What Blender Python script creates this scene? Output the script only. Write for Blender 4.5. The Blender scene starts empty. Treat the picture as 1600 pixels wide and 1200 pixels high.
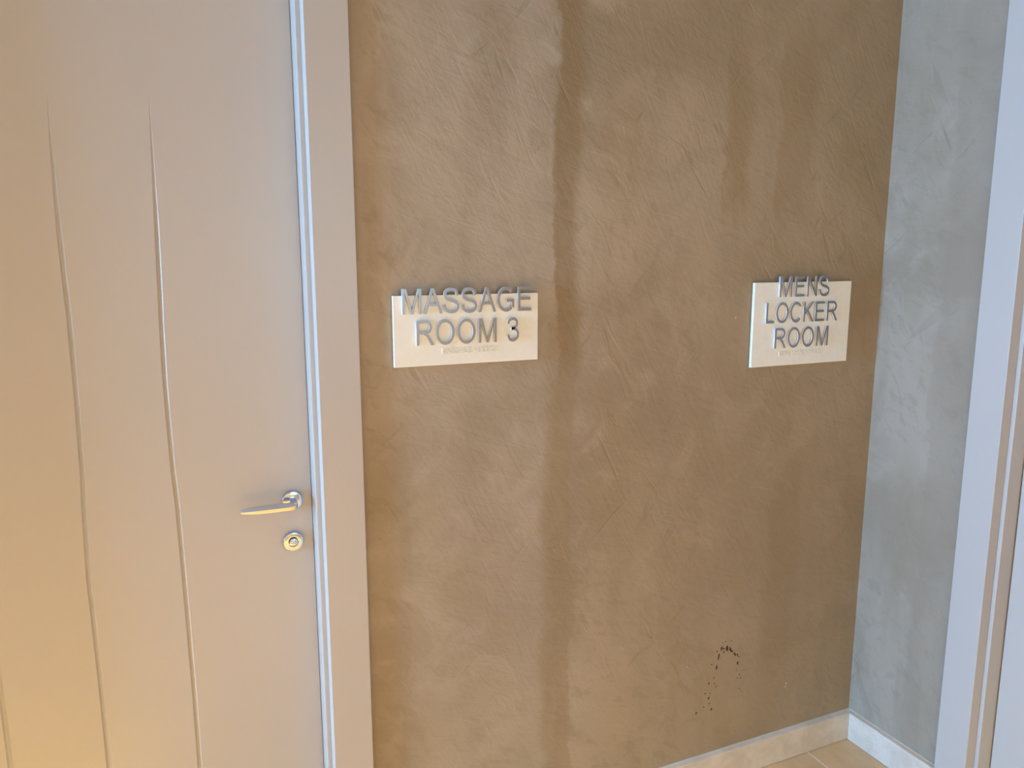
import bpy, bmesh, math, random
from mathutils import Vector, Matrix

scene = bpy.context.scene
col = scene.collection

# ------------------------------------------------------------------ camera
CAM = Vector((0.0, -1.8, 1.6755))
PITCH, YAW, ROLL, FOCAL = 0.16528, 0.41535, -0.00108, 1203.67
cd = bpy.data.cameras.new('camera')
cam = bpy.data.objects.new('camera', cd)
col.objects.link(cam)
fwd = Vector((math.sin(YAW) * math.cos(PITCH), math.cos(YAW) * math.cos(PITCH), -math.sin(PITCH)))
rt = Vector((math.cos(YAW), -math.sin(YAW), 0))
up = rt.cross(fwd)
r2 = math.cos(ROLL) * rt + math.sin(ROLL) * up
u2 = math.cos(ROLL) * up - math.sin(ROLL) * rt
cam.matrix_world = Matrix(((r2.x, u2.x, -fwd.x, CAM.x), (r2.y, u2.y, -fwd.y, CAM.y),
                           (r2.z, u2.z, -fwd.z, CAM.z), (0, 0, 0, 1)))
cd.sensor_fit = 'HORIZONTAL'
cd.sensor_width = 36.0
cd.lens = FOCAL / 1600 * 36.0
cd.clip_start = 0.02
scene.camera = cam
scene.cycles.max_bounces = 8
scene.cycles.caustics_reflective = False
scene.cycles.caustics_refractive = False

# ------------------------------------------------------------------ view, sky, sun
scene.view_settings.view_transform = 'Standard'
scene.view_settings.look = 'None'
scene.view_settings.gamma = 1.0
scene.view_settings.use_curve_mapping = False
scene.view_settings.exposure = 0.06

SKY = (0.46, 1.05, 1.98)
SKY_STRENGTH = 54.0
SUN_STRENGTH = 21.0
SUN_COLOR = (1.0, 0.90, 0.30)
w = bpy.data.worlds.new('sky')
scene.world = w
w.use_nodes = True
bg = w.node_tree.nodes['Background']
bg.inputs['Color'].default_value = (*SKY, 1)
bg.inputs['Strength'].default_value = SKY_STRENGTH

sd = bpy.data.lights.new('sun', 'SUN')
sd.energy = SUN_STRENGTH
sd.color = SUN_COLOR
sd.angle = 0.01
sun = bpy.data.objects.new('sun', sd)
col.objects.link(sun)
sun.location = (-6, -2, 5)
SUN_DIR = Vector((1.0, -0.03, -0.58)).normalized()
sun.rotation_euler = SUN_DIR.to_track_quat('-Z', 'Y').to_euler()

# ------------------------------------------------------------------ dimensions
XR = 2.0894          # right wall plane
XL = -4.0            # end of the lobby with the glazed opening
YF = -3.5            # opposite wall plane
ZC = 2.75            # ceiling
P, STEP, REC = 0.012, 0.027, 0.09   # casing proud of wall, first step, door face behind wall
# openings for daylight: in the left end wall (y0, y1, z0, z1), in the opposite wall (x0, x1, z0, z1)
OPL = (-0.95, -0.05, 0.60, 2.40)
OPF = (0.40, 1.85, 1.10, 2.40)
# sky portals in the openings
def portal(name, loc, rot, sx, sy):
    l = bpy.data.lights.new(name, 'AREA')
    l.shape = 'RECTANGLE'
    l.size, l.size_y = sx, sy
    l.cycles.is_portal = True
    o = bpy.data.objects.new(name, l)
    col.objects.link(o)
    o.location, o.rotation_euler = loc, rot
portal('sky_portal_end', (XL - 0.1, (OPL[0] + OPL[1]) / 2, (OPL[2] + OPL[3]) / 2), (0, -math.pi / 2, 0), OPL[3] - OPL[2], OPL[1] - OPL[0])

# added warm fill behind the camera: unseen downlights whose floor bounce lights the walls
LAMP_W = 650.0
LAMP_COLOR = (1.0, 0.71, 0.18)
FILL_DOWNLIGHTS = [(-0.75, -2.75), (0.75, -2.75)]
for lx, ly in FILL_DOWNLIGHTS:
    l = bpy.data.lights.new('fill_downlight', 'SPOT')
    l.energy = LAMP_W
    l.color = LAMP_COLOR
    l.spot_size = math.radians(108)
    l.spot_blend = 0.7
    l.shadow_soft_size = 0.04
    o = bpy.data.objects.new('fill_downlight', l)
    col.objects.link(o)
    o.location = (lx, ly, ZC - 0.006)

# ------------------------------------------------------------------ helpers
def link(name, me, mat=None, parent=None):
    o = bpy.data.objects.new(name, me)
    col.objects.link(o)
    if mat is not None:
        me.materials.clear()
        me.materials.append(mat)
    if parent is not None:
        o.parent = parent
    return o

def obj(name, bm, mat, parent=None, smooth=False):
    bmesh.ops.recalc_face_normals(bm, faces=bm.faces)
    me = bpy.data.meshes.new(name)
    bm.to_mesh(me)
    bm.free()
    if smooth:
        for p in me.polygons:
            p.use_smooth = True
    return link(name, me, mat, parent)

def empty(name, loc=(0, 0, 0), parent=None):
    o = bpy.data.objects.new(name, None)
    col.objects.link(o)
    o.location = loc
    o.empty_display_size = 0.05
    if parent is not None:
        o.parent = parent
    return o

def struct(o, label, cat):
    o['kind'] = 'structure'
    o['label'] = label
    o['category'] = cat
    return o

def thing(o, label, cat, group=None):
    o['label'] = label
    o['category'] = cat
    if group:
        o['group'] = group
    return o

def box(bm, x0, x1, y0, y1, z0, z1):
    vs = [bm.verts.new((x, y, z)) for x in (x0, x1) for y in (y0, y1) for z in (z0, z1)]
    for f in ((0, 1, 3, 2), (4, 6, 7, 5), (0, 4, 5, 1), (2, 3, 7, 6), (0, 2, 6, 4), (1, 5, 7, 3)):
        bm.faces.new([vs[i] for i in f])

def bevel(o, width, seg=2):
    m = o.modifiers.new('bevel', 'BEVEL')
    m.width = width
    m.segments = seg
    m.limit_method = 'ANGLE'
    m.angle_limit = 0.6
    return o

# ------------------------------------------------------------------ materials
class NT:
    def __init__(self, name):
        self.m = bpy.data.materials.new(name)
        self.m.use_nodes = True
        self.t = self.m.node_tree
        self.b = self.t.nodes['Principled BSDF']
    def n(self, kind, **kw):
        nd = self.t.nodes.new(kind)
        for k, v in kw.items():
            setattr(nd, k, v)
        return nd
    def l(self, a, b):
        self.t.links.new(a, b)
    def val(self, sock, v):
        if hasattr(v, 'is_output'):
            self.l(v, sock)
        else:
            sock.default_value = v
    def math(self, op, a, b=0.0, c=0.0, clamp=False):
        nd = self.n('ShaderNodeMath', operation=op, use_clamp=clamp)
        for i, v in enumerate((a, b, c)):
            self.val(nd.inputs[i], v)
        return nd.outputs[0]
    def smooth(self, v, a, b):
        nd = self.n('ShaderNodeMapRange', interpolation_type='SMOOTHSTEP')
        self.val(nd.inputs['Value'], v)
        nd.inputs['From Min'].default_value = a
        nd.inputs['From Max'].default_value = b
        return nd.outputs[0]
    def maprange(self, v, a, b, c, d):
        nd = self.n('ShaderNodeMapRange')
        self.val(nd.inputs['Value'], v)
        for i, x in zip(('From Min', 'From Max', 'To Min', 'To Max'), (a, b, c, d)):
            nd.inputs[i].default_value = x
        return nd.outputs[0]
    def noise(self, scale, detail=4, rough=0.55, dist=0.0, vscale=(1, 1, 1), rot=(0, 0, 0), loc=(0, 0, 0)):
        mp = self.n('ShaderNodeMapping')
        mp.inputs['Scale'].default_value = vscale
        mp.inputs['Location'].default_value = loc
        src = self.coord()
        if any(rot):
            pre = self.n('ShaderNodeMapping')
            pre.inputs['Rotation'].default_value = rot
            self.l(src, pre.inputs['Vector'])
            src = pre.outputs[0]
        self.l(src, mp.inputs['Vector'])
        nd = self.n('ShaderNodeTexNoise')
        nd.inputs['Scale'].default_value = scale
        nd.inputs['Detail'].default_value = detail
        nd.inputs['Roughness'].default_value = rough
        nd.inputs['Distortion'].default_value = dist
        self.l(mp.outputs[0], nd.inputs['Vector'])
        return nd.outputs['Fac']
    def coord(self):
        if not hasattr(self, '_c'):
            self._c = self.n('ShaderNodeTexCoord').outputs['Object']
        return self._c
    def xyz(self):
        if not hasattr(self, '_x'):
            s = self.n('ShaderNodeSeparateXYZ')
            self.l(self.coord(), s.inputs[0])
            self._x = s.outputs
        return self._x
    def mix(self, f, a, b, mode='MIX'):
        nd = self.n('ShaderNodeMix', data_type='RGBA', blend_type=mode)
        self.val(nd.inputs[0], f)
        for s, v in ((nd.inputs[6], a), (nd.inputs[7], b)):
            self.val(s, v if hasattr(v, 'is_output') else (*v, 1))
        return nd.outputs[2]
    def bump(self, h, strength, dist):
        nd = self.n('ShaderNodeBump')
        nd.inputs['Strength'].default_value = strength
        nd.inputs['Distance'].default_value = dist
        self.l(h, nd.inputs['Height'])
        self.l(nd.outputs[0], self.b.inputs['Normal'])

def plaster(name, axis, bands):
    """trowelled mineral plaster; axis 0 = wall along x, 1 = wall along y"""
    k = NT(name)
    x = k.xyz()[axis]
    z = k.xyz()[2]
    big = k.noise(1.5, 4, 0.55, 0.6)
    mid = k.noise(6.0, 6, 0.62, 0.8, loc=(3, 1, 2))
    streak = k.noise(3.0, 5, 0.6, 0.25, vscale=(3.2, 3.2, 0.42), loc=(7, 5, 1))
    trow1 = k.noise(30, 5, 0.6, 1.2, vscale=(1, 1, 0.22), rot=(0, 0.5, 0) if axis == 0 else (0.5, 0, 0))
    trow2 = k.noise(34, 5, 0.6, 1.0, vscale=(0.25, 0.25, 1), rot=(0, -0.35, 0) if axis == 0 else (-0.35, 0, 0))
    fine = k.noise(150, 4, 0.6)
    rotv = lambda t: (0, t, 0) if axis == 0 else (t, 0, 0)
    scr1 = k.noise(26, 3, 0.5, 0.6, vscale=(1, 1, 0.20), rot=rotv(0.50), loc=(2, 8, 3))
    scr2 = k.noise(22, 3, 0.5, 0.6, vscale=(1, 1, 0.22), rot=rotv(-0.85), loc=(6, 1, 9))
    gate = k.noise(2.6, 3, 0.5, 0.5, loc=(9, 3, 5))
    scr = k.math('MULTIPLY', k.smooth(k.math('MAXIMUM', scr1, scr2), 0.60, 0.72), k.smooth(gate, 0.46, 0.60))
    base = k.mix(k.smooth(big, 0.36, 0.64), (0.325, 0.258, 0.172), (0.440, 0.362, 0.265))
    base = k.mix(k.math('MULTIPLY', k.smooth(streak, 0.44, 0.70), 0.42), base, (0.285, 0.220, 0.140))
    base = k.mix(k.math('MULTIPLY', k.smooth(mid, 0.50, 0.68), 0.55), base, (0.490, 0.415, 0.318))
    base = k.mix(k.math('MULTIPLY', k.smooth(mid, 0.46, 0.30), 0.45), base, (0.270, 0.208, 0.132))
    base = k.mix(k.math('MULTIPLY', k.smooth(k.math('MULTIPLY', trow1, trow2), 0.27, 0.38), 0.35), base, (0.262, 0.200, 0.128))
    base = k.mix(k.math('MULTIPLY', scr, 0.25), base, (0.215, 0.160, 0.100))
    base = k.mix(k.math('MULTIPLY', k.smooth(fine, 0.58, 0.75), 0.12), base, (0.230, 0.178, 0.115))
    # float marks the plaster was laid up in, and wider tone shifts
    wob = k.math('MULTIPLY', k.math('SUBTRACT', k.noise(5.5, 5, 0.65, 0.5, loc=(1, 9, 4)), 0.5), 0.10)
    xw = k.math('ADD', x, wob)
    wobz = k.math('ADD', z, k.math('MULTIPLY', k.math('SUBTRACT', mid, 0.5), 0.5))
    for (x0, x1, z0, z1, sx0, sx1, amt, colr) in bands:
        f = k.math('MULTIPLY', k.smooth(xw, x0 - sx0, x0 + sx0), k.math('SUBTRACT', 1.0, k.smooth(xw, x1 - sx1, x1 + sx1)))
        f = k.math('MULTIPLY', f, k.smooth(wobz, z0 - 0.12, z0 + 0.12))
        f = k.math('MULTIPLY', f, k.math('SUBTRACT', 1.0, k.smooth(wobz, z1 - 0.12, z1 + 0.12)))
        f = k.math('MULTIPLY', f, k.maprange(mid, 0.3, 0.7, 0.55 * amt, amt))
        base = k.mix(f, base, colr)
    k.l(base, k.b.inputs['Base Color'])
    rough = k.maprange(mid, 0.3, 0.7, 0.50, 0.68)
    k.l(rough, k.b.inputs['Roughness'])
    k.b.inputs['Specular IOR Level'].default_value = 0.3
    h = k.math('ADD', k.math('MULTIPLY', trow1, 0.5), k.math('MULTIPLY', trow2, 0.5))
    h = k.math('ADD', h, k.math('MULTIPLY', fine, 0.10))
    h = k.math('SUBTRACT', h, k.math('MULTIPLY', scr, 0.35))
    h = k.math('ADD', h, k.math('MULTIPLY', mid, 0.5))
    k.bump(h, 0.55, 0.004)
    return k.m

DK = (0.250, 0.172, 0.076)
GR = (0.415, 0.355, 0.272)
M = {}
M['plaster_back'] = plaster('trowelled_plaster_back', 0, [
    (0.50, 0.90, -1, 9, 0.05, 0.02, 0.60, GR),
    (0.36, 0.45, -1, 9, 0.03, 0.05, 0.40, (0.33, 0.25, 0.155)),  # darker strip beside the door casing
    (0.915, 0.985, 1.35, 9, 0.006, 0.02, 0.85, DK),
    (0.885, 0.975, -1, 1.45, 0.02, 0.006, 0.60, (0.310, 0.225, 0.125)),
    (1.450, 1.535, 1.82, 2.22, 0.008, 0.02, 0.75, DK),
    (1.640, 1.760, 1.75, 2.30, 0.010, 0.03, 0.65, DK),
    (0.690, 0.790, 1.92, 2.30, 0.04, 0.03, 0.45, (0.27, 0.20, 0.13)),
    (1.02, 2.20, -1, 9, 0.10, 0.01, 0.42, (0.372, 0.264, 0.136)),  # wide band, browner over the right part of the wall
    (1.35, 2.20, -1, 9, 0.35, 0.01, 0.36, (0.310, 0.220, 0.108)),  # softer wide band, darker still towards the right corner
    (1.68, 1.80, 0.4, 1.0, 0.02, 0.03, 0.40, DK),
])
M['plaster_right'] = plaster('trowelled_plaster_right', 1, [
    (-4.0, 0.5, -1, 9, 0.01, 0.01, 0.42, (0.290, 0.236, 0.170)),
    (-0.34, -0.215, -1, 9, 0.01, 0.006, 0.45, (0.285, 0.230, 0.165)),
])

def lacquer():
    k = NT('taupe_lacquer')
    big = k.noise(1.2, 3, 0.5, 0.4)
    k.l(k.mix(big, (0.500, 0.460, 0.405), (0.525, 0.482, 0.425)), k.b.inputs['Base Color'])
    k.l(k.maprange(k.noise(9, 5, 0.6), 0.3, 0.7, 0.30, 0.37), k.b.inputs['Roughness'])
    k.b.inputs['Specular IOR Level'].default_value = 0.5
    k.bump(k.noise(420, 2, 0.5), 0.10, 0.0008)
    return k.m
M['lacquer'] = lacquer()

def simple(name, c, rough, metal=0.0, spec=0.5):
    k = NT(name)
    n = k.noise(60, 4, 0.6)
    k.l(k.mix(n, tuple(v * 0.94 for v in c), tuple(min(1, v * 1.05) for v in c)), k.b.inputs['Base Color'])
    k.b.inputs['Roughness'].default_value = rough
    k.b.inputs['Metallic'].default_value = metal
    k.b.inputs['Specular IOR Level'].default_value = spec
    return k.m
M['plaster_plain'] = simple('plain_plaster', (0.385, 0.308, 0.215), 0.65)
M['gasket'] = simple('black_rubber', (0.02, 0.017, 0.015), 0.7)
M['plate'] = simple('cream_plate', (0.875, 0.865, 0.765), 0.42, 0, 0.4)
M['ceiling'] = simple('white_paint', (0.44, 0.41, 0.37), 0.8)
M['caulk'] = simple('caulk', (0.62, 0.60, 0.56), 0.7)
M['scuff'] = simple('dark_scuff', (0.055, 0.030, 0.012), 0.8)
M['nick'] = simple('white_nick', (0.7, 0.68, 0.62), 0.8)
M['dark_core'] = simple('concrete', (0.3, 0.28, 0.25), 0.9)

def chrome(name, c, r0, r1):
    k = NT(name)
    k.b.inputs['Base Color'].default_value = (*c, 1)
    k.b.inputs['Metallic'].default_value = 1.0
    k.l(k.maprange(k.noise(200, 3, 0.5, vscale=(0.05, 1, 1)), 0.3, 0.7, r0, r1), k.b.inputs['Roughness'])
    return k.m
M['chrome'] = chrome('satin_chrome', (0.62, 0.71, 0.86), 0.10, 0.17)
M['letter'] = chrome('brushed_letter_metal', (0.38, 0.345, 0.32), 0.29, 0.30)
M['letter_side'] = simple('pale_letter_edge', (0.74, 0.74, 0.73), 0.4)

def travertine(name, c0, c1, vein, rough):
    k = NT(name)
    a = k.noise(9, 6, 0.62, 0.8)
    b = k.noise(16, 6, 0.7, 1.4, vscale=(1, 1, 1.6), loc=(4, 2, 7))
    base = k.mix(k.smooth(a, 0.32, 0.68), c0, c1)
    base = k.mix(k.math('MULTIPLY', k.smooth(b, 0.56, 0.72), 0.45), base, vein)
    pit = k.noise(60, 4, 0.7, 0.5, loc=(5, 5, 5))
    base = k.mix(k.math('MULTIPLY', k.smooth(pit, 0.66, 0.74), 0.5), base, (0.22, 0.17, 0.12))
    k.l(base, k.b.inputs['Base Color'])
    k.b.inputs['Roughness'].default_value = rough
    k.bump(b, 0.15, 0.002)
    return k.m
M['skirting'] = travertine('travertine_skirting', (0.64, 0.55, 0.44), (0.78, 0.69, 0.57), (0.54, 0.45, 0.35), 0.45)
M['tile'] = travertine('beige_floor_tile', (0.60, 0.405, 0.22), (0.68, 0.465, 0.265), (0.55, 0.355, 0.185), 0.38)
def dimmer():  # added translucent material that cuts the sky brightness in the opposite window
    k = NT('dimming_screen')
    t = k.n('ShaderNodeBsdfTranslucent')
    t.inputs['Color'].default_value = (0.072, 0.046, 0.032, 1)
    k.l(t.outputs[0], k.t.nodes['Material Output'].inputs['Surface'])
    return k.m
M['dimmer'] = dimmer()
M['grout'] = simple('pale_grout', (0.72, 0.66, 0.55), 0.8)

# ------------------------------------------------------------------ door geometry numbers
# left door: inner edge of jamb at x = DX1; right door: inner edge (corner side) at y = DY1
DX1, DX0, DZ = 0.2888, -0.6212, 2.42
DY1, DY0 = -0.4526, -1.3626
JO, CO = 0.0115, 0.1090        # jamb step width, casing outer offset
OPEN = 0.045                   # wall opening beyond the jamb face

# ------------------------------------------------------------------ room shell
T = 0.2
bm = bmesh.new()
box(bm, XL - T, DX0 - OPEN, 0, T, 0, ZC)
box(bm, DX1 + OPEN, XR + T, 0, T, 0, ZC)
box(bm, DX0 - OPEN, DX1 + OPEN, 0, T, DZ + OPEN, ZC)
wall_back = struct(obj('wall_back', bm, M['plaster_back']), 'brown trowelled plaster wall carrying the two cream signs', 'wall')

bm = bmesh.new()
box(bm, XR, XR + T, DY1 + OPEN, 0, 0, ZC)
box(bm, XR, XR + T, YF - T, DY0 - OPEN, 0, ZC)
box(bm, XR, XR + T, DY0 - OPEN, DY1 + OPEN, DZ + OPEN, ZC)
wall_right = struct(obj('wall_right', bm, M['plaster_right']), 'grey plaster side wall meeting the brown wall at the corner', 'wall')

bm = bmesh.new()
y0, y1, z0, z1 = OPL
box(bm, XL - T, XL, YF - T, y0, 0, ZC)
box(bm, XL - T, XL, y1, 0, 0, ZC)
box(bm, XL - T, XL, y0, y1, z1, ZC)
box(bm, XL - T, XL, y0, y1, 0, z0)
struct(obj('wall_left', bm, M['plaster_plain']), 'plaster end wall around the wide daylight opening', 'wall')

bm = bmesh.new()
x0, x1, z0, z1 = OPF
box(bm, XL, x0, YF - T, YF, 0, ZC)
box(bm, x1, XR, YF - T, YF, 0, ZC)
box(bm, x0, x1, YF - T, YF, 0, z0)
box(bm, x0, x1, YF - T, YF, z1, ZC)
struct(obj('wall_front', bm, M['plaster_plain']), 'plaster wall with a square window facing the signs', 'wall')

bm = bmesh.new()
box(bm, XL - T, XR + T, YF - T, T, ZC, ZC + T)
ceiling = struct(obj('ceiling', bm, M['ceiling']), 'plain ceiling over the lobby', 'ceiling')

def fill_ring(cx, cy):  # trim ring made up to go with the added fill light
    bm = bmesh.new()
    rings = []
    for r, z in ((0.060, ZC + 0.002), (0.060, ZC - 0.003), (0.057, ZC - 0.005), (0.047, ZC - 0.004), (0.043, ZC + 0.002)):
        rings.append([bm.verts.new((cx + r * math.cos(i * math.pi / 16), cy + r * math.sin(i * math.pi / 16), z)) for i in range(32)])
    for a, b in zip(rings, rings[1:] + rings[:1]):
        for i in range(32):
            bm.faces.new((a[i], a[(i + 1) % 32], b[(i + 1) % 32], b[i]))
    return obj('fill_downlight_ring', bm, M['ceiling'], ceiling)
for lx, ly in FILL_DOWNLIGHTS:
    fill_ring(lx, ly)

# window frames in the two daylight openings (behind and beside the camera)
def ring(bm, a0, a1, b0, b1, wd, mk):
    mk(a0, a0 + wd, b0, b1)
    mk(a1 - wd, a1, b0, b1)
    mk(a0 + wd, a1 - wd, b1 - wd, b1)
    if b0 > 0.01:
        mk(a0 + wd, a1 - wd, b0, b0 + wd)
bm = bmesh.new()
ring(bm, OPL[0], OPL[1], OPL[2], OPL[3], 0.05, lambda a, b, c, d: box(bm, XL - 0.14, XL - 0.06, a, b, c, d))
struct(obj('window_1', bm, M['lacquer']), 'tall taupe frame around the daylight opening in the end wall', 'window')
bm = bmesh.new()
ring(bm, OPF[0], OPF[1], OPF[2], OPF[3], 0.05, lambda a, b, c, d: box(bm, a, b, YF - 0.14, YF - 0.06, c, d))
win2 = struct(obj('window_2', bm, M['lacquer']), 'square taupe framed window with an added light-dimming pane in the wall facing the signs', 'window')
bm = bmesh.new()
bm.faces.new([bm.verts.new((x, YF - 0.1, z)) for x, z in ((OPF[0] + 0.045, OPF[2] + 0.045), (OPF[1] - 0.045, OPF[2] + 0.045), (OPF[1] - 0.045, OPF[3] - 0.045), (OPF[0] + 0.045, OPF[3] - 0.045))])
obj('pane', bm, M['dimmer'], win2)  # translucent sheet added to dim the sky light entering here

# ------------------------------------------------------------------ floor of separate tiles
bm = bmesh.new()
box(bm, XL - T, XR + T, YF - T, T, -0.06, -0.0008)
floor = struct(obj('floor', bm, M['grout']), 'beige stone tile floor with thin pale joints', 'floor')
GX, TW, TL, J = 1.8864, 0.60, 0.60, 0.0048
tile_cache = {}
def tile_mesh(wx, wy):
    key = (round(wx, 4), round(wy, 4))
    if key not in tile_cache:
        b = bmesh.new()
        box(b, 0, wx, 0, wy, -0.012, 0.0)
        bmesh.ops.bevel(b, geom=[e for e in b.edges if all(v.co.z > -0.001 for v in e.verts)], offset=0.0012, segments=1, affect='EDGES')
        bmesh.ops.recalc_face_normals(b, faces=b.faces)
        me = bpy.data.meshes.new('floor_tile')
        b.to_mesh(me); b.free()
        me.materials.append(M['tile'])
        tile_cache[key] = me
    return tile_cache[key]
i0 = math.floor((XL - GX) / TW)
i1 = math.ceil((XR - GX) / TW)
for i in range(i0, i1):
    ax, bx = max(XL, GX + i * TW + J / 2), min(XR, GX + (i + 1) * TW - J / 2)
    if bx - ax < 0.02:
        continue
    for j in range(0, 6):
        by, ay = min(-0.0, -j * TL - J / 2), max(YF, -(j + 1) * TL + J / 2)
        if by - ay < 0.02:
            continue
        o = bpy.data.objects.new('floor_tile', tile_mesh(bx - ax, by - ay))
        col.objects.link(o)
        o.parent = floor
        o.location = (ax, ay, 0)

# ------------------------------------------------------------------ skirting
BH, BT = 0.1006, 0.0215
def skirting(name, boxes, label):
    root = struct(empty(name), label, 'baseboard')
    for (a, b, c, d) in boxes:
        bm = bmesh.new()
        box(bm, a, b, c, d, 0.001, BH)
        bevel(obj('stone_strip', bm, M['skirting'], root), 0.0012, 1)
    return root
sk_back = skirting('baseboard_back', [(DX1 + CO + 0.001, 0.985, -BT, 0), (0.987, XR, -BT, 0)],
                   'beige travertine skirting along the brown wall')
sk_right = skirting('baseboard_right', [(XR - BT, XR, DY1 + CO + 0.001, -BT - 0.0004), ],
                    'short pale travertine skirting beside the side door casing')
skirting('baseboard_left', [(XL, DX0 - CO - 0.001, -BT, 0)], 'beige travertine skirting past the left of the handle door')
# caulk beads where skirting and wall meet
bm = bmesh.new()
box(bm, DX1 + CO + 0.002, XR - 0.001, -0.0022, 0.0, BH, BH + 0.0016)
obj('caulk_bead', bm, M['caulk'], sk_back)
bm = bmesh.new()
box(bm, XR - 0.0022, XR, DY1 + CO + 0.002, -0.003, BH, BH + 0.0016)
obj('caulk_bead', bm, M['caulk'], sk_right)

# ------------------------------------------------------------------ doors (built in local coords: u along wall, d into wall, z up)
def door_map(kind):
    """local (u, d, z): u grows from hinge side to the jamb nearest the corner-side edge"""
    if kind == 'back':
        return lambda u, d, z: (u, d, z)
    return lambda u, d, z: (XR + d, u, z)

def sweep_frame(name, prof, u0, u1, zt, fm, mat, parent):
    bm = bmesh.new()
    rows = []
    for o, d in prof:
        rows.append([bm.verts.new(fm(*p)) for p in ((u0 - o, d, 0.0), (u0 - o, d, zt + o), (u1 + o, d, zt + o), (u1 + o, d, 0.0))])
    n = len(rows)
    for i in range(n):
        a, b = rows[i], rows[(i + 1) % n]
        for j in range(3):
            bm.faces.new((a[j], a[j + 1], b[j + 1], b[j]))
    bm.faces.new([r[0] for r in rows])
    bm.faces.new([r[3] for r in rows])
    return obj(name, bm, mat, parent)

def groove_at(pts, z):
    if z >= pts[0][1]:
        return pts[0][0], 0.0
    for (xa, za), (xb, zb) in zip(pts, pts[1:]):
        if zb <= z <= za:
            t = (za - z) / (za - zb)
            t = t * t * (3 - 2 * t) * 0.5 + t * 0.5
            return xa + (xb - xa) * t, min(1.0, (pts[0][1] - z) / 0.30)
    return pts[-1][0], 1.0

G1 = [(-0.2011, 2.0102), (-0.2033, 1.9726), (-0.2045, 1.8968), (-0.2055, 1.7678), (-0.2042, 1.6488), (-0.2020, 1.5405), (-0.2023, 1.4017),
      (-0.2045, 1.2303), (-0.2098, 1.0686), (-0.2125, 0.9633), (-0.2106, 0.8391), (-0.2087, 0.6799), (-0.2080, 0.4828), (-0.204, 0.25), (-0.200, 0.0)]
G2 = [(-0.0128, 2.0124), (-0.0140, 1.973), (-0.0153, 1.9068), (-0.0175, 1.7718), (-0.0205, 1.6334), (-0.0239, 1.4913), (-0.0252, 1.3897),
      (-0.0228, 1.2103), (-0.0182, 1.0867), (-0.0163, 0.9606), (-0.0138, 0.7656), (-0.0122, 0.6147), (-0.0122, 0.4253), (-0.013, 0.2), (-0.013, 0.0)]
G3 = [(-0.404, 2.00), (-0.405, 1.7), (-0.412, 1.4), (-0.408, 1.1), (-0.4045, 0.85), (-0.4028, 0.7199), (-0.4017, 0.6655), (-0.4012, 0.5395), (-0.399, 0.2), (-0.398, 0.0)]

def door_leaf(name, u0, u1, zt, d, th, grooves, fm, mat, parent):
    """leaf whose face carries tapering carved grooves"""
    GW, GD = 0.0066, 0.0044
    zs = [0.006 + (zt - 0.012) * i / 150 for i in range(151)]
    prof = [(-0.72, 0.0), (-0.40, 0.70), (-0.15, 1.0), (0.08, 0.97), (0.50, 0.55), (0.80, 0.20), (1.0, 0.0)]
    bm = bmesh.new()
    rows = []
    for z in zs:
        row = [bm.verts.new(fm(u0, d, z))]
        for g in grooves:
            c, dep = groove_at(g, z)
            dep = dep ** 0.8
            wdt = GW * (0.12 + 0.88 * dep)
            for a, b in prof:
                row.append(bm.verts.new(fm(c + a * wdt, d + b * dep * GD, z)))
        row.append(bm.verts.new(fm(u1, d, z)))
        rows.append(row)
    for ra, rb in zip(rows, rows[1:]):
        for i in range(len(ra) - 1):
            bm.faces.new((ra[i], ra[i + 1], rb[i + 1], rb[i]))
    # edges and back
    back = [bm.verts.new(fm(*p)) for p in ((u0, d + th, zs[0]), (u1, d + th, zs[0]), (u1, d + th, zs[-1]), (u0, d + th, zs[-1]))]
    bm.faces.new(back)
    bm.faces.new([r[0] for r in rows] + [back[3], back[0]])
    bm.faces.new([r[-1] for r in rows] + [back[2], back[1]])
    bm.faces.new(rows[0] + [back[1], back[0]])
    bm.faces.new(rows[-1] + [back[2], back[3]])
    o = obj(name, bm, mat, parent)
    return o

def lathe(bm, prof, center, axis_d, fm, seg=40):
    """prof: (radius, d) along the into-wall axis, from the wall outwards"""
    cu, cz = center
    rings = []
    for r, d in prof:
        if r < 1e-6:
            rings.append([bm.verts.new(fm(cu, d, cz))])
        else:
            rings.append([bm.verts.new(fm(cu + r * math.cos(2 * math.pi * i / seg), d, cz + r * math.sin(2 * math.pi * i / seg))) for i in range(seg)])
    for a, b in zip(rings, rings[1:]):
        for i in range(seg):
            j = (i + 1) % seg
            if len(b) == 1:
                bm.faces.new((a[i], a[j], b[0]))
            elif len(a) == 1:
                bm.faces.new((a[0], b[j], b[i]))
            else:
                bm.faces.new((a[i], a[j], b[j], b[i]))

def section_sweep(bm, sections):
    rings = [[bm.verts.new(p) for p in s] for s in sections]
    n = len(rings[0])
    for a, b in zip(rings, rings[1:]):
        for i in range(n):
            j = (i + 1) % n
            bm.faces.new((a[i], a[j], b[j], b[i]))
    bm.faces.new(rings[0])
    bm.faces.new(list(reversed(rings[-1])))

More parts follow.
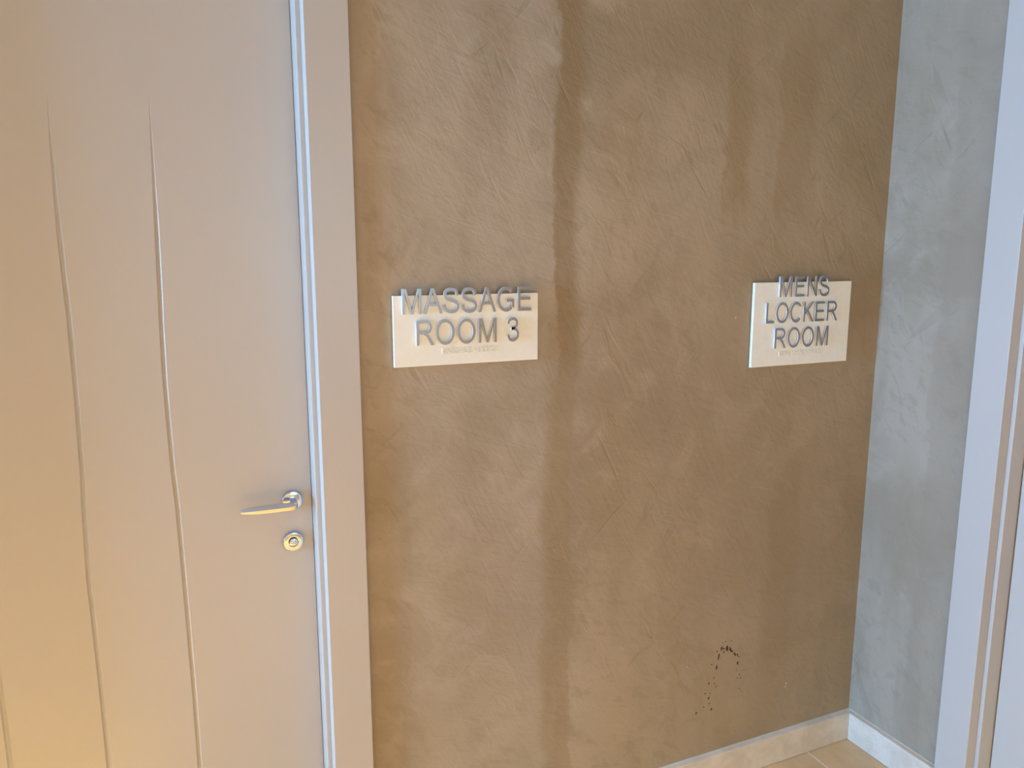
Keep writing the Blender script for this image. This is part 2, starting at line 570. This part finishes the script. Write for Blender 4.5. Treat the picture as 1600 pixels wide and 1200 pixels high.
def lever_handle(parent, cu, cz, d0, dirn, fm):
    """rose, square neck and tapering lever running in direction dirn along u"""
    root = empty('door_handle', (0, 0, 0), parent)
    bm = bmesh.new()
    lathe(bm, [(0.0, d0 + 0.001), (0.0243, d0 + 0.001), (0.0243, d0 - 0.0065), (0.0232, d0 - 0.0085), (0.0215, d0 - 0.0092), (0.0, d0 - 0.0092)], (cu, cz), d0, fm)
    o = obj('rose', bm, M['chrome'], root, True)
    o.data.set_sharp_from_angle(angle=0.5)
    # neck: rectangular bar coming out of the rose, then turning into the lever
    bm = bmesh.new()
    SQ = ((-1, -0.75), (-0.75, -1), (0.75, -1), (1, -0.75), (1, 0.75), (0.75, 1), (-0.75, 1), (-1, 0.75))
    WG = ((-1, -0.70), (-0.60, -1), (0.55, -1), (1, -0.80), (1, 0.05), (0.05, 0.98), (-0.70, 1), (-1, 0.75))
    def sec(u, d, z, ux, dx, h, wdt, t):
        # a = +1 is the outer side of the bend, the front of the lever; t blends square neck to ridged lever
        pts = []
        for (a0, b0), (a1, b1) in zip(SQ, WG):
            a, b = a0 + (a1 - a0) * t, b0 + (b1 - b0) * t
            pts.append(fm(u + a * wdt / 2 * ux, d + a * wdt / 2 * dx, z + b * h / 2))
        return pts
    s = dirn
    yl = d0 - 0.050
    secs = [sec(cu, d0 - 0.008, cz, -s, 0, 0.0165, 0.0165, 0),
            sec(cu, d0 - 0.034, cz, -s, 0, 0.0165, 0.0165, 0),
            sec(cu + s * 0.001, d0 - 0.0425, cz - 0.0005, -s * 0.94, -0.34, 0.0168, 0.0175, 0.15),
            sec(cu + s * 0.005, d0 - 0.0490, cz - 0.0005, -s * 0.64, -0.77, 0.0172, 0.0175, 0.5),
            sec(cu + s * 0.014, yl - 0.0010, cz - 0.0005, -s * 0.2, -0.98, 0.0178, 0.0150, 0.9)]
    for t, h, wd in ((0.030, 0.0188, 0.0140), (0.055, 0.0196, 0.0132), (0.080, 0.0186, 0.0120), (0.100, 0.0162, 0.0105), (0.115, 0.0126, 0.0090), (0.1225, 0.0095, 0.0075), (0.1255, 0.0055, 0.0050)):
        secs.append(sec(cu + s * t, yl + 0.004 * (t / 0.12) ** 2, cz - 0.0005, 0, -1.0, h, wd, 1))
    section_sweep(bm, secs)
    o = obj('lever', bm, M['chrome'], root, True)
    o.data.set_sharp_from_angle(angle=0.55)
    return root

def thumb_turn(parent, cu, cz, d0, fm):
    root = empty('thumb_turn', (0, 0, 0), parent)
    bm = bmesh.new()
    lathe(bm, [(0.0, d0 + 0.001), (0.0243, d0 + 0.001), (0.0243, d0 - 0.0065), (0.0232, d0 - 0.0085), (0.0215, d0 - 0.0092), (0.0132, d0 - 0.0092), (0.0128, d0 - 0.0045), (0.0, d0 - 0.0045)], (cu, cz), d0, fm)
    o = obj('rose', bm, M['chrome'], root, True)
    o.data.set_sharp_from_angle(angle=0.5)
    bm = bmesh.new()
    lathe(bm, [(0.0, d0 - 0.003), (0.0115, d0 - 0.003), (0.0112, d0 - 0.0085), (0.0098, d0 - 0.0115), (0.006, d0 - 0.0132), (0.0, d0 - 0.0138)], (cu, cz), d0, fm)
    o = obj('turn_knob', bm, M['chrome'], root, True)
    o.data.set_sharp_from_angle(angle=0.7)
    bm = bmesh.new()
    secs = []
    for u, h, dd in ((-0.0100, 0.0010, 0.0115), (-0.006, 0.0026, 0.0150), (0, 0.0032, 0.0165), (0.006, 0.0030, 0.0155), (0.0112, 0.0014, 0.0120)):
        secs.append([fm(cu + u, d0 - 0.008, cz - 0.004 - h / 2), fm(cu + u, d0 - dd, cz - 0.004 - h / 2), fm(cu + u, d0 - dd, cz - 0.004 + h / 2), fm(cu + u, d0 - 0.008, cz - 0.004 + h / 2)])
    section_sweep(bm, secs)
    obj('turn_grip', bm, M['chrome'], root)
    return root

def build_door(name, kind, u0, u1, rec, label, grooves, hx, turn, dirn, gap):
    fm = door_map(kind)
    root = struct(empty(name, (0, 0, 0)), label, 'door')
    cas = [(JO, -P), (CO, -P), (CO, -0.0002), (OPEN - 0.001, -0.0002), (OPEN - 0.001, STEP + 0.0), (JO, STEP + 0.0)]
    bevel(sweep_frame('casing', cas, u0, u1, DZ, fm, M['lacquer'], root), 0.0014, 2)
    jam = [(0, STEP), (OPEN - 0.001, STEP), (OPEN - 0.001, 0.16), (-0.014, 0.16), (-0.014, rec + 0.047), (0, rec + 0.047)]
    bevel(sweep_frame('jamb', jam, u0, u1, DZ, fm, M['lacquer'], root), 0.0014, 2)
    gas = [(-0.0005, rec + 0.006), (-0.0005, rec + 0.046), (-0.0135, rec + 0.0468), (-0.0135, rec + 0.0460), (-0.0011, rec + 0.0455), (-0.0011, rec + 0.006)]
    sweep_frame('seal', gas, u0, u1, DZ, fm, M['gasket'], root)
    door_leaf('leaf', u0 + gap, u1 - gap, DZ - 0.003, rec, 0.044, grooves, fm, M['lacquer'], root)
    if kind == 'back':
        lever_handle(root, hx, 1.0815, rec, dirn, fm)
        thumb_turn(root, turn, 0.9765, rec, fm)
    else:
        lever_handle(root, hx, 1.0815, rec, dirn, fm)
        thumb_turn(root, turn, 0.9765, rec, fm)
    return root

build_door('door_1', 'back', DX0, DX1, REC, 'taupe lacquered door with wavy carved grooves, chrome lever and thumb turn', [G3, G1, G2], 0.2405, 0.2380, -1, 0.0013)
GR2 = [[(x - 0.80, z) for x, z in g] for g in (G3, G1, G2)]
build_door('door_2', 'right', DY0, DY1, 0.083, 'taupe door and casing set in the grey side wall', GR2, DY0 + 0.0485, DY0 + 0.0485, 1, 0.0032)

# ------------------------------------------------------------------ lettering
def cr(pts, n=8):
    out = []
    P_ = [Vector(p) for p in pts]
    for i in range(len(P_) - 1):
        p0 = P_[max(i - 1, 0)]; p1 = P_[i]; p2 = P_[i + 1]; p3 = P_[min(i + 2, len(P_) - 1)]
        for s in range(n):
            t = s / n
            out.append(0.5 * ((2 * p1) + (p2 - p0) * t + (2 * p0 - 5 * p1 + 4 * p2 - p3) * t * t + (3 * p1 - p0 - 3 * p2 + p3) * t ** 3))
    out.append(P_[-1])
    return out

def ribbon(center, wd):
    L, R_ = [], []
    for i, p in enumerate(center):
        a = center[max(i - 1, 0)]; b = center[min(i + 1, len(center) - 1)]
        t = (b - a).normalized()
        nrm = Vector((-t.y, t.x))
        L.append(p + nrm * wd / 2); R_.append(p - nrm * wd / 2)
    return [tuple(p) for p in L + R_[::-1]]

def ell(cx, cy, rx, ry, a0, a1, n):
    return [Vector((cx + rx * math.cos(math.radians(a0 + (a1 - a0) * i / n)), cy + ry * math.sin(math.radians(a0 + (a1 - a0) * i / n)))) for i in range(n + 1)]

def tup(v):
    return [tuple(p) for p in v]

GLY = {
    # name: (advance, [pieces]); each piece is a list of loops, later loops are holes
    'M': (833, [[[(74, 0), (165, 0), (165, 609), (372, 0), (457, 0), (665, 600), (665, 0), (757, 0), (757, 716), (629, 716), (455, 217), (418, 102), (386, 209), (217, 716), (74, 716)]]]),
    'A': (667, [[[(-1, 0), (100, 0), (179, 217), (479, 217), (562, 0), (670, 0), (377, 716), (275, 716)], [(206, 294), (449, 294), (374, 493), (325, 638), (282, 502)]]]),
    'E': (667, [[[(79, 0), (613, 0), (613, 85), (174, 85), (174, 328), (570, 328), (570, 412), (174, 412), (174, 632), (597, 632), (597, 716), (79, 716)]]]),
    'N': (722, [[[(76, 0), (167, 0), (167, 563), (543, 0), (640, 0), (640, 716), (549, 716), (549, 154), (173, 716), (76, 716)]]]),
    'L': (556, [[[(73, 0), (521, 0), (521, 85), (168, 85), (168, 716), (73, 716)]]]),
    'K': (667, [[[(73, 0), (168, 0), (168, 248), (285, 362), (540, 0), (665, 0), (352, 426), (652, 716), (523, 716), (168, 361), (168, 716), (73, 716)]]]),
    'O': (778, [[tup(ell(391, 358, 343, 370, 0, 354, 47)), tup(ell(391, 358, 246, 288, 0, 354, 47))]]),
    'R': (722, [[[(79, 0), (174, 0), (174, 318), (285, 318), (330, 313), (372, 292), (430, 236), (496, 149), (591, 0), (710, 0), (586, 195), (535, 262), (490, 305), (455, 326)]
                 + tup(ell(430, 521, 212, 195, -72, 88, 18)) + [(396, 716), (79, 716)],
                 [(174, 400), (377, 400)] + tup(ell(415, 519, 128, 119, -78, 84, 14)) + [(400, 637), (174, 637)]]]),
    'S': (667, [[ribbon(cr([(88, 238), (112, 130), (195, 62), (335, 36), (468, 58), (548, 122), (568, 200), (540, 275), (450, 330), (330, 362), (200, 400), (122, 455), (98, 530), (122, 612), (200, 664), (325, 682), (448, 660), (520, 598), (542, 505)]), 92)]]),
    'C': (722, [[ribbon(ell(385, 358, 289, 324, 40, 318, 44), 94)]]),
    'G': (778, [[ribbon(ell(400, 358, 301, 324, 45, 312, 44), 94)], [[(412, 281), (620, 281), (620, 120), (712, 105), (712, 365), (412, 365)]]]),
    '3': (556, [[ribbon(cr([(90, 530), (125, 628), (265, 676), (390, 640), (428, 545), (395, 450), (310, 405), (215, 396)]), 88)],
                [ribbon(cr([(215, 376), (330, 372), (428, 320), (468, 210), (420, 90), (270, 32), (140, 76), (86, 190)]), 90)]]),
    ' ': (278, []),
}
KX = 0.832
glyph_cache = {}
def glyph_mesh(ch, cap, depth):
    """letter standing on its baseline at the origin, front at y = -depth"""
    key = (ch, cap, depth)
    if key in glyph_cache:
        return glyph_cache[key]
    s = cap / 716
    bm = bmesh.new()
    for loops in GLY[ch][1]:
        cu = bpy.data.curves.new('outline', 'CURVE')
        cu.dimensions = '2D'
        cu.fill_mode = 'BOTH'
        cu.extrude = depth / 2
        for lp in loops:
            sp = cu.splines.new('POLY')
            sp.points.add(len(lp) - 1)
            for p, (x, y) in zip(sp.points, lp):
                p.co = (x * s * KX, y * s, 0, 1)
            sp.use_cyclic_u = True
        tmp = bpy.data.objects.new('outline', cu)
        col.objects.link(tmp)
        bpy.context.view_layer.update()
        me = bpy.data.meshes.new_from_object(tmp.evaluated_get(bpy.context.evaluated_depsgraph_get()))
        bm.from_mesh(me)
        bpy.data.objects.remove(tmp)
        bpy.data.curves.remove(cu)
        bpy.data.meshes.remove(me)
    bmesh.ops.remove_doubles(bm, verts=bm.verts, dist=1e-6)
    # curve plane xy -> wall plane xz, front towards -y
    bmesh.ops.transform(bm, matrix=Matrix(((1, 0, 0, 0), (0, 0, -1, -depth / 2), (0, 1, 0, 0), (0, 0, 0, 1))), verts=bm.verts)
    bmesh.ops.recalc_face_normals(bm, faces=bm.faces)
    me = bpy.data.meshes.new('letter_' + ('three' if ch == '3' else ch.lower()))
    bm.to_mesh(me); bm.free()
    glyph_cache[key] = me
    return me

LET_D = 0.0065
PL_F, PL_B = -0.0125, -0.0025
def line_of_letters(root, text, x_left, x_right, zb, cap, y):
    s = cap / 716
    first = {'M': 74, 'R': 79, 'L': 73}[text[0]]
    adv = sum(GLY[c][0] for c in text)
    last = {'E': 613, '3': 513, 'S': 614, 'R': 710, 'M': 757}[text[-1]]
    nat = (adv - GLY[text[-1]][0] + last - first) * s * KX
    gap = (x_right - x_left - nat) / (len(text) - 1)      # tracking
    x = x_left - first * s * KX
    for c in text:
        if c != ' ':
            o = bpy.data.objects.new('letter', glyph_mesh(c, cap, LET_D))
            if not o.data.materials:
                o.data.materials.append(M['letter'])
                o.data.materials.append(M['letter_side'])
                for pg in o.data.polygons:
                    pg.material_index = 0 if abs(pg.normal.y) > 0.5 else 1
            col.objects.link(o)
            o.parent = root
            o.location = (x - root.location.x, y - root.location.y, zb - root.location.z)
        x += GLY[c][0] * s * KX + gap

def tactile_text(root, text, x_left, x_right, zb, cap, y):
    s = cap / 716
    tot = sum(GLY[c][0] for c in text) * s * KX
    gap = (x_right - x_left - tot) / (len(text) - 1)
    bm = bmesh.new()
    x = x_left
    for c in text:
        if c != ' ':
            me = glyph_mesh(c, cap, 0.0018)
            tmp = bmesh.new(); tmp.from_mesh(me)
            bmesh.ops.translate(tmp, verts=tmp.verts, vec=(x - root.location.x, y - root.location.y, zb - root.location.z))
            t2 = bpy.data.meshes.new('t'); tmp.to_mesh(t2); tmp.free()
            bm.from_mesh(t2); bpy.data.meshes.remove(t2)
        x += GLY[c][0] * s * KX + gap
    return obj('tactile_text', bm, M['plate'], root)

BR = {'a': '1', 'c': '14', 'e': '15', 'g': '1245', 'k': '13', 'l': '123', 'm': '134', 'n': '1345', 'o': '135', 'r': '1235', 's': '234', '#': '3456', ' ': ''}
def braille(root, text, xc, zt, y):
    bm = bmesh.new()
    cw, p, r = 0.0064, 0.0024, 0.00085
    x = xc - len(text) * cw / 2
    for c in text:
        for d in BR[c]:
            d = int(d) - 1
            px, pz = x + (d // 3) * p, zt - (d % 3) * p
            ring_ = [bm.verts.new((px + r * math.cos(k * math.pi / 4) - root.location.x, y - root.location.y, pz + r * math.sin(k * math.pi / 4) - root.location.z)) for k in range(8)]
            top = [bm.verts.new((px + 0.55 * r * math.cos(k * math.pi / 4) - root.location.x, y - 0.0006 - root.location.y, pz + 0.55 * r * math.sin(k * math.pi / 4) - root.location.z)) for k in range(8)]
            for k in range(8):
                bm.faces.new((ring_[k], ring_[(k + 1) % 8], top[(k + 1) % 8], top[k]))
            bm.faces.new(top)
        x += cw
    return obj('braille', bm, M['plate'], root)

def sign(name, x0, x1, z0, z1, label, lines, tact, brl):
    root = thing(empty(name, ((x0 + x1) / 2, 0, z0)), label, 'sign')
    rx, rz = root.location.x, root.location.z
    bm = bmesh.new()
    box(bm, x0 - rx, x1 - rx, PL_F, PL_B, 0, z1 - z0)
    bevel(obj('plate', bm, M['plate'], root), 0.0008, 2)
    for sx in (x0 + 0.04, x1 - 0.04):
        for sz in (z0 + 0.035, z1 - 0.035):
            bm = bmesh.new()
            lathe(bm, [(0.0, 0.001), (0.012, 0.001), (0.012, PL_B - 0.0005), (0.0, PL_B - 0.0005)], (sx - rx, sz - rz), 0, lambda u, d, z: (u, d, z), 16)
            obj('spacer', bm, M['gasket'], root)
    for (text, a, b, zb) in lines:
        line_of_letters(root, text, a, b, zb, 0.0605, PL_F + 0.0002)
    tactile_text(root, *tact, 0.0142, PL_F + 0.0001)
    braille(root, *brl, PL_F + 0.0001)
    return root

sign('room_sign', 0.4803, 0.8611, 1.4097, 1.5814, 'cream wall sign with raised metal letters reading MASSAGE ROOM 3',
     [('MASSAGE', 0.5013, 0.8400, 1.5371), ('ROOM 3', 0.5350, 0.8052, 1.4609)],
     ('MASSAGE ROOM 3', 0.6000, 0.7440, 1.4368), ('massage room #c', 0.671, 1.4290))
sign('room_sign', 1.5646, 1.9457, 1.3455, 1.5961, 'cream wall sign with raised metal letters reading MENS LOCKER ROOM',
     [('MENS', 1.6535, 1.8490, 1.5525), ('LOCKER', 1.6068, 1.8890, 1.4757), ('ROOM', 1.6440, 1.8560, 1.3997)],
     ('MENS LOCKER ROOM', 1.6665, 1.8380, 1.3752), ('mens locker room', 1.751, 1.3670))

# ------------------------------------------------------------------ scuffs on the brown wall (children of the wall)
random.seed(4)
def blot(bm, x, z, w_, h_, tilt):
    n = 7
    c, s = math.cos(tilt), math.sin(tilt)
    ring_ = []
    for i in range(n):
        a = 2 * math.pi * i / n
        k = random.uniform(0.7, 1.15)
        px, pz = k * w_ / 2 * math.cos(a), k * h_ / 2 * math.sin(a)
        ring_.append(bm.verts.new((x + c * px - s * pz, -0.0006, z + s * px + c * pz)))
    low = [bm.verts.new((v.co.x, 0.0005, v.co.z)) for v in ring_]
    bm.faces.new(ring_)
    for i in range(n):
        bm.faces.new((ring_[i], ring_[(i + 1) % n], low[(i + 1) % n], low[i]))

def zs(px, py):      # measured offsets on the wall, metres
    return 1.5142 + (px - 405) * 0.000306, 0.4555 - (py - 275) * 0.000261 + (px - 405) * 0.00008
bm = bmesh.new()
marks = [(405, 285, 22, 60, 0.1), (430, 300, 45, 16, 0.5), (480, 330, 30, 80, -0.1), (440, 352, 22, 20, 0), (520, 358, 26, 75, -0.35),
         (545, 400, 30, 24, 0.6), (575, 445, 30, 26, 0.3), (590, 470, 26, 30, 0), (620, 490, 14, 40, -0.2), (625, 600, 22, 50, 0),
         (375, 370, 22, 95, 0.22), (352, 500, 24, 52, 0.1), (352, 293, 16, 20, 0), (418, 222, 12, 14, 0), (458, 226, 16, 14, 0), (532, 256, 12, 14, 0),
         (265, 660, 18, 26, 0.2), (323, 620, 14, 22, 0), (336, 706, 14, 22, 0), (220, 766, 20, 12, 0), (290, 805, 14, 14, 0), (268, 858, 18, 32, 0),
         (280, 935, 14, 22, 0), (212, 942, 14, 18, 0), (118, 960, 16, 36, 0.1), (310, 1026, 20, 40, 0.5), (288, 428, 16, 14, 0), (640, 528, 14, 16, 0),
         (612, 682, 10, 16, 0), (660, 775, 12, 24, 0.3), (632, 803, 20, 10, 0), (678, 826, 16, 14, 0), (668, 966, 24, 8, 0), (692, 1012, 14, 8, 0), (355, 752, 14, 18, 0)]
for (px, py, ww, hh, t) in marks:
    x, z = zs(px, py)
    blot(bm, x, z, ww * 0.00030, hh * 0.00027, -t)
for _ in range(40):
    px, py = random.choice(marks)[:2]
    x, z = zs(px + random.gauss(0, 30), py + random.gauss(0, 28))
    blot(bm, x, z, random.uniform(0.0008, 0.002), random.uniform(0.001, 0.0028), 0)
o = obj('scuff_mark', bm, M['scuff'], wall_back)
o['kind'] = 'stuff'
o['label'] = 'dark brown chipped scuff in an arch'
bm = bmesh.new()
for (x, z, ww, hh) in ((1.385, 0.42, 0.003, 0.003), (1.792, 0.268, 0.0022, 0.012), (1.790, 0.255, 0.003, 0.006), (1.51, 1.495, 0.0016, 0.010), (0.92, 0.875, 0.003, 0.002)):
    blot(bm, x, z, ww, hh, 0)
o = obj('pale_nick', bm, M['nick'], wall_back)
o['kind'] = 'stuff'
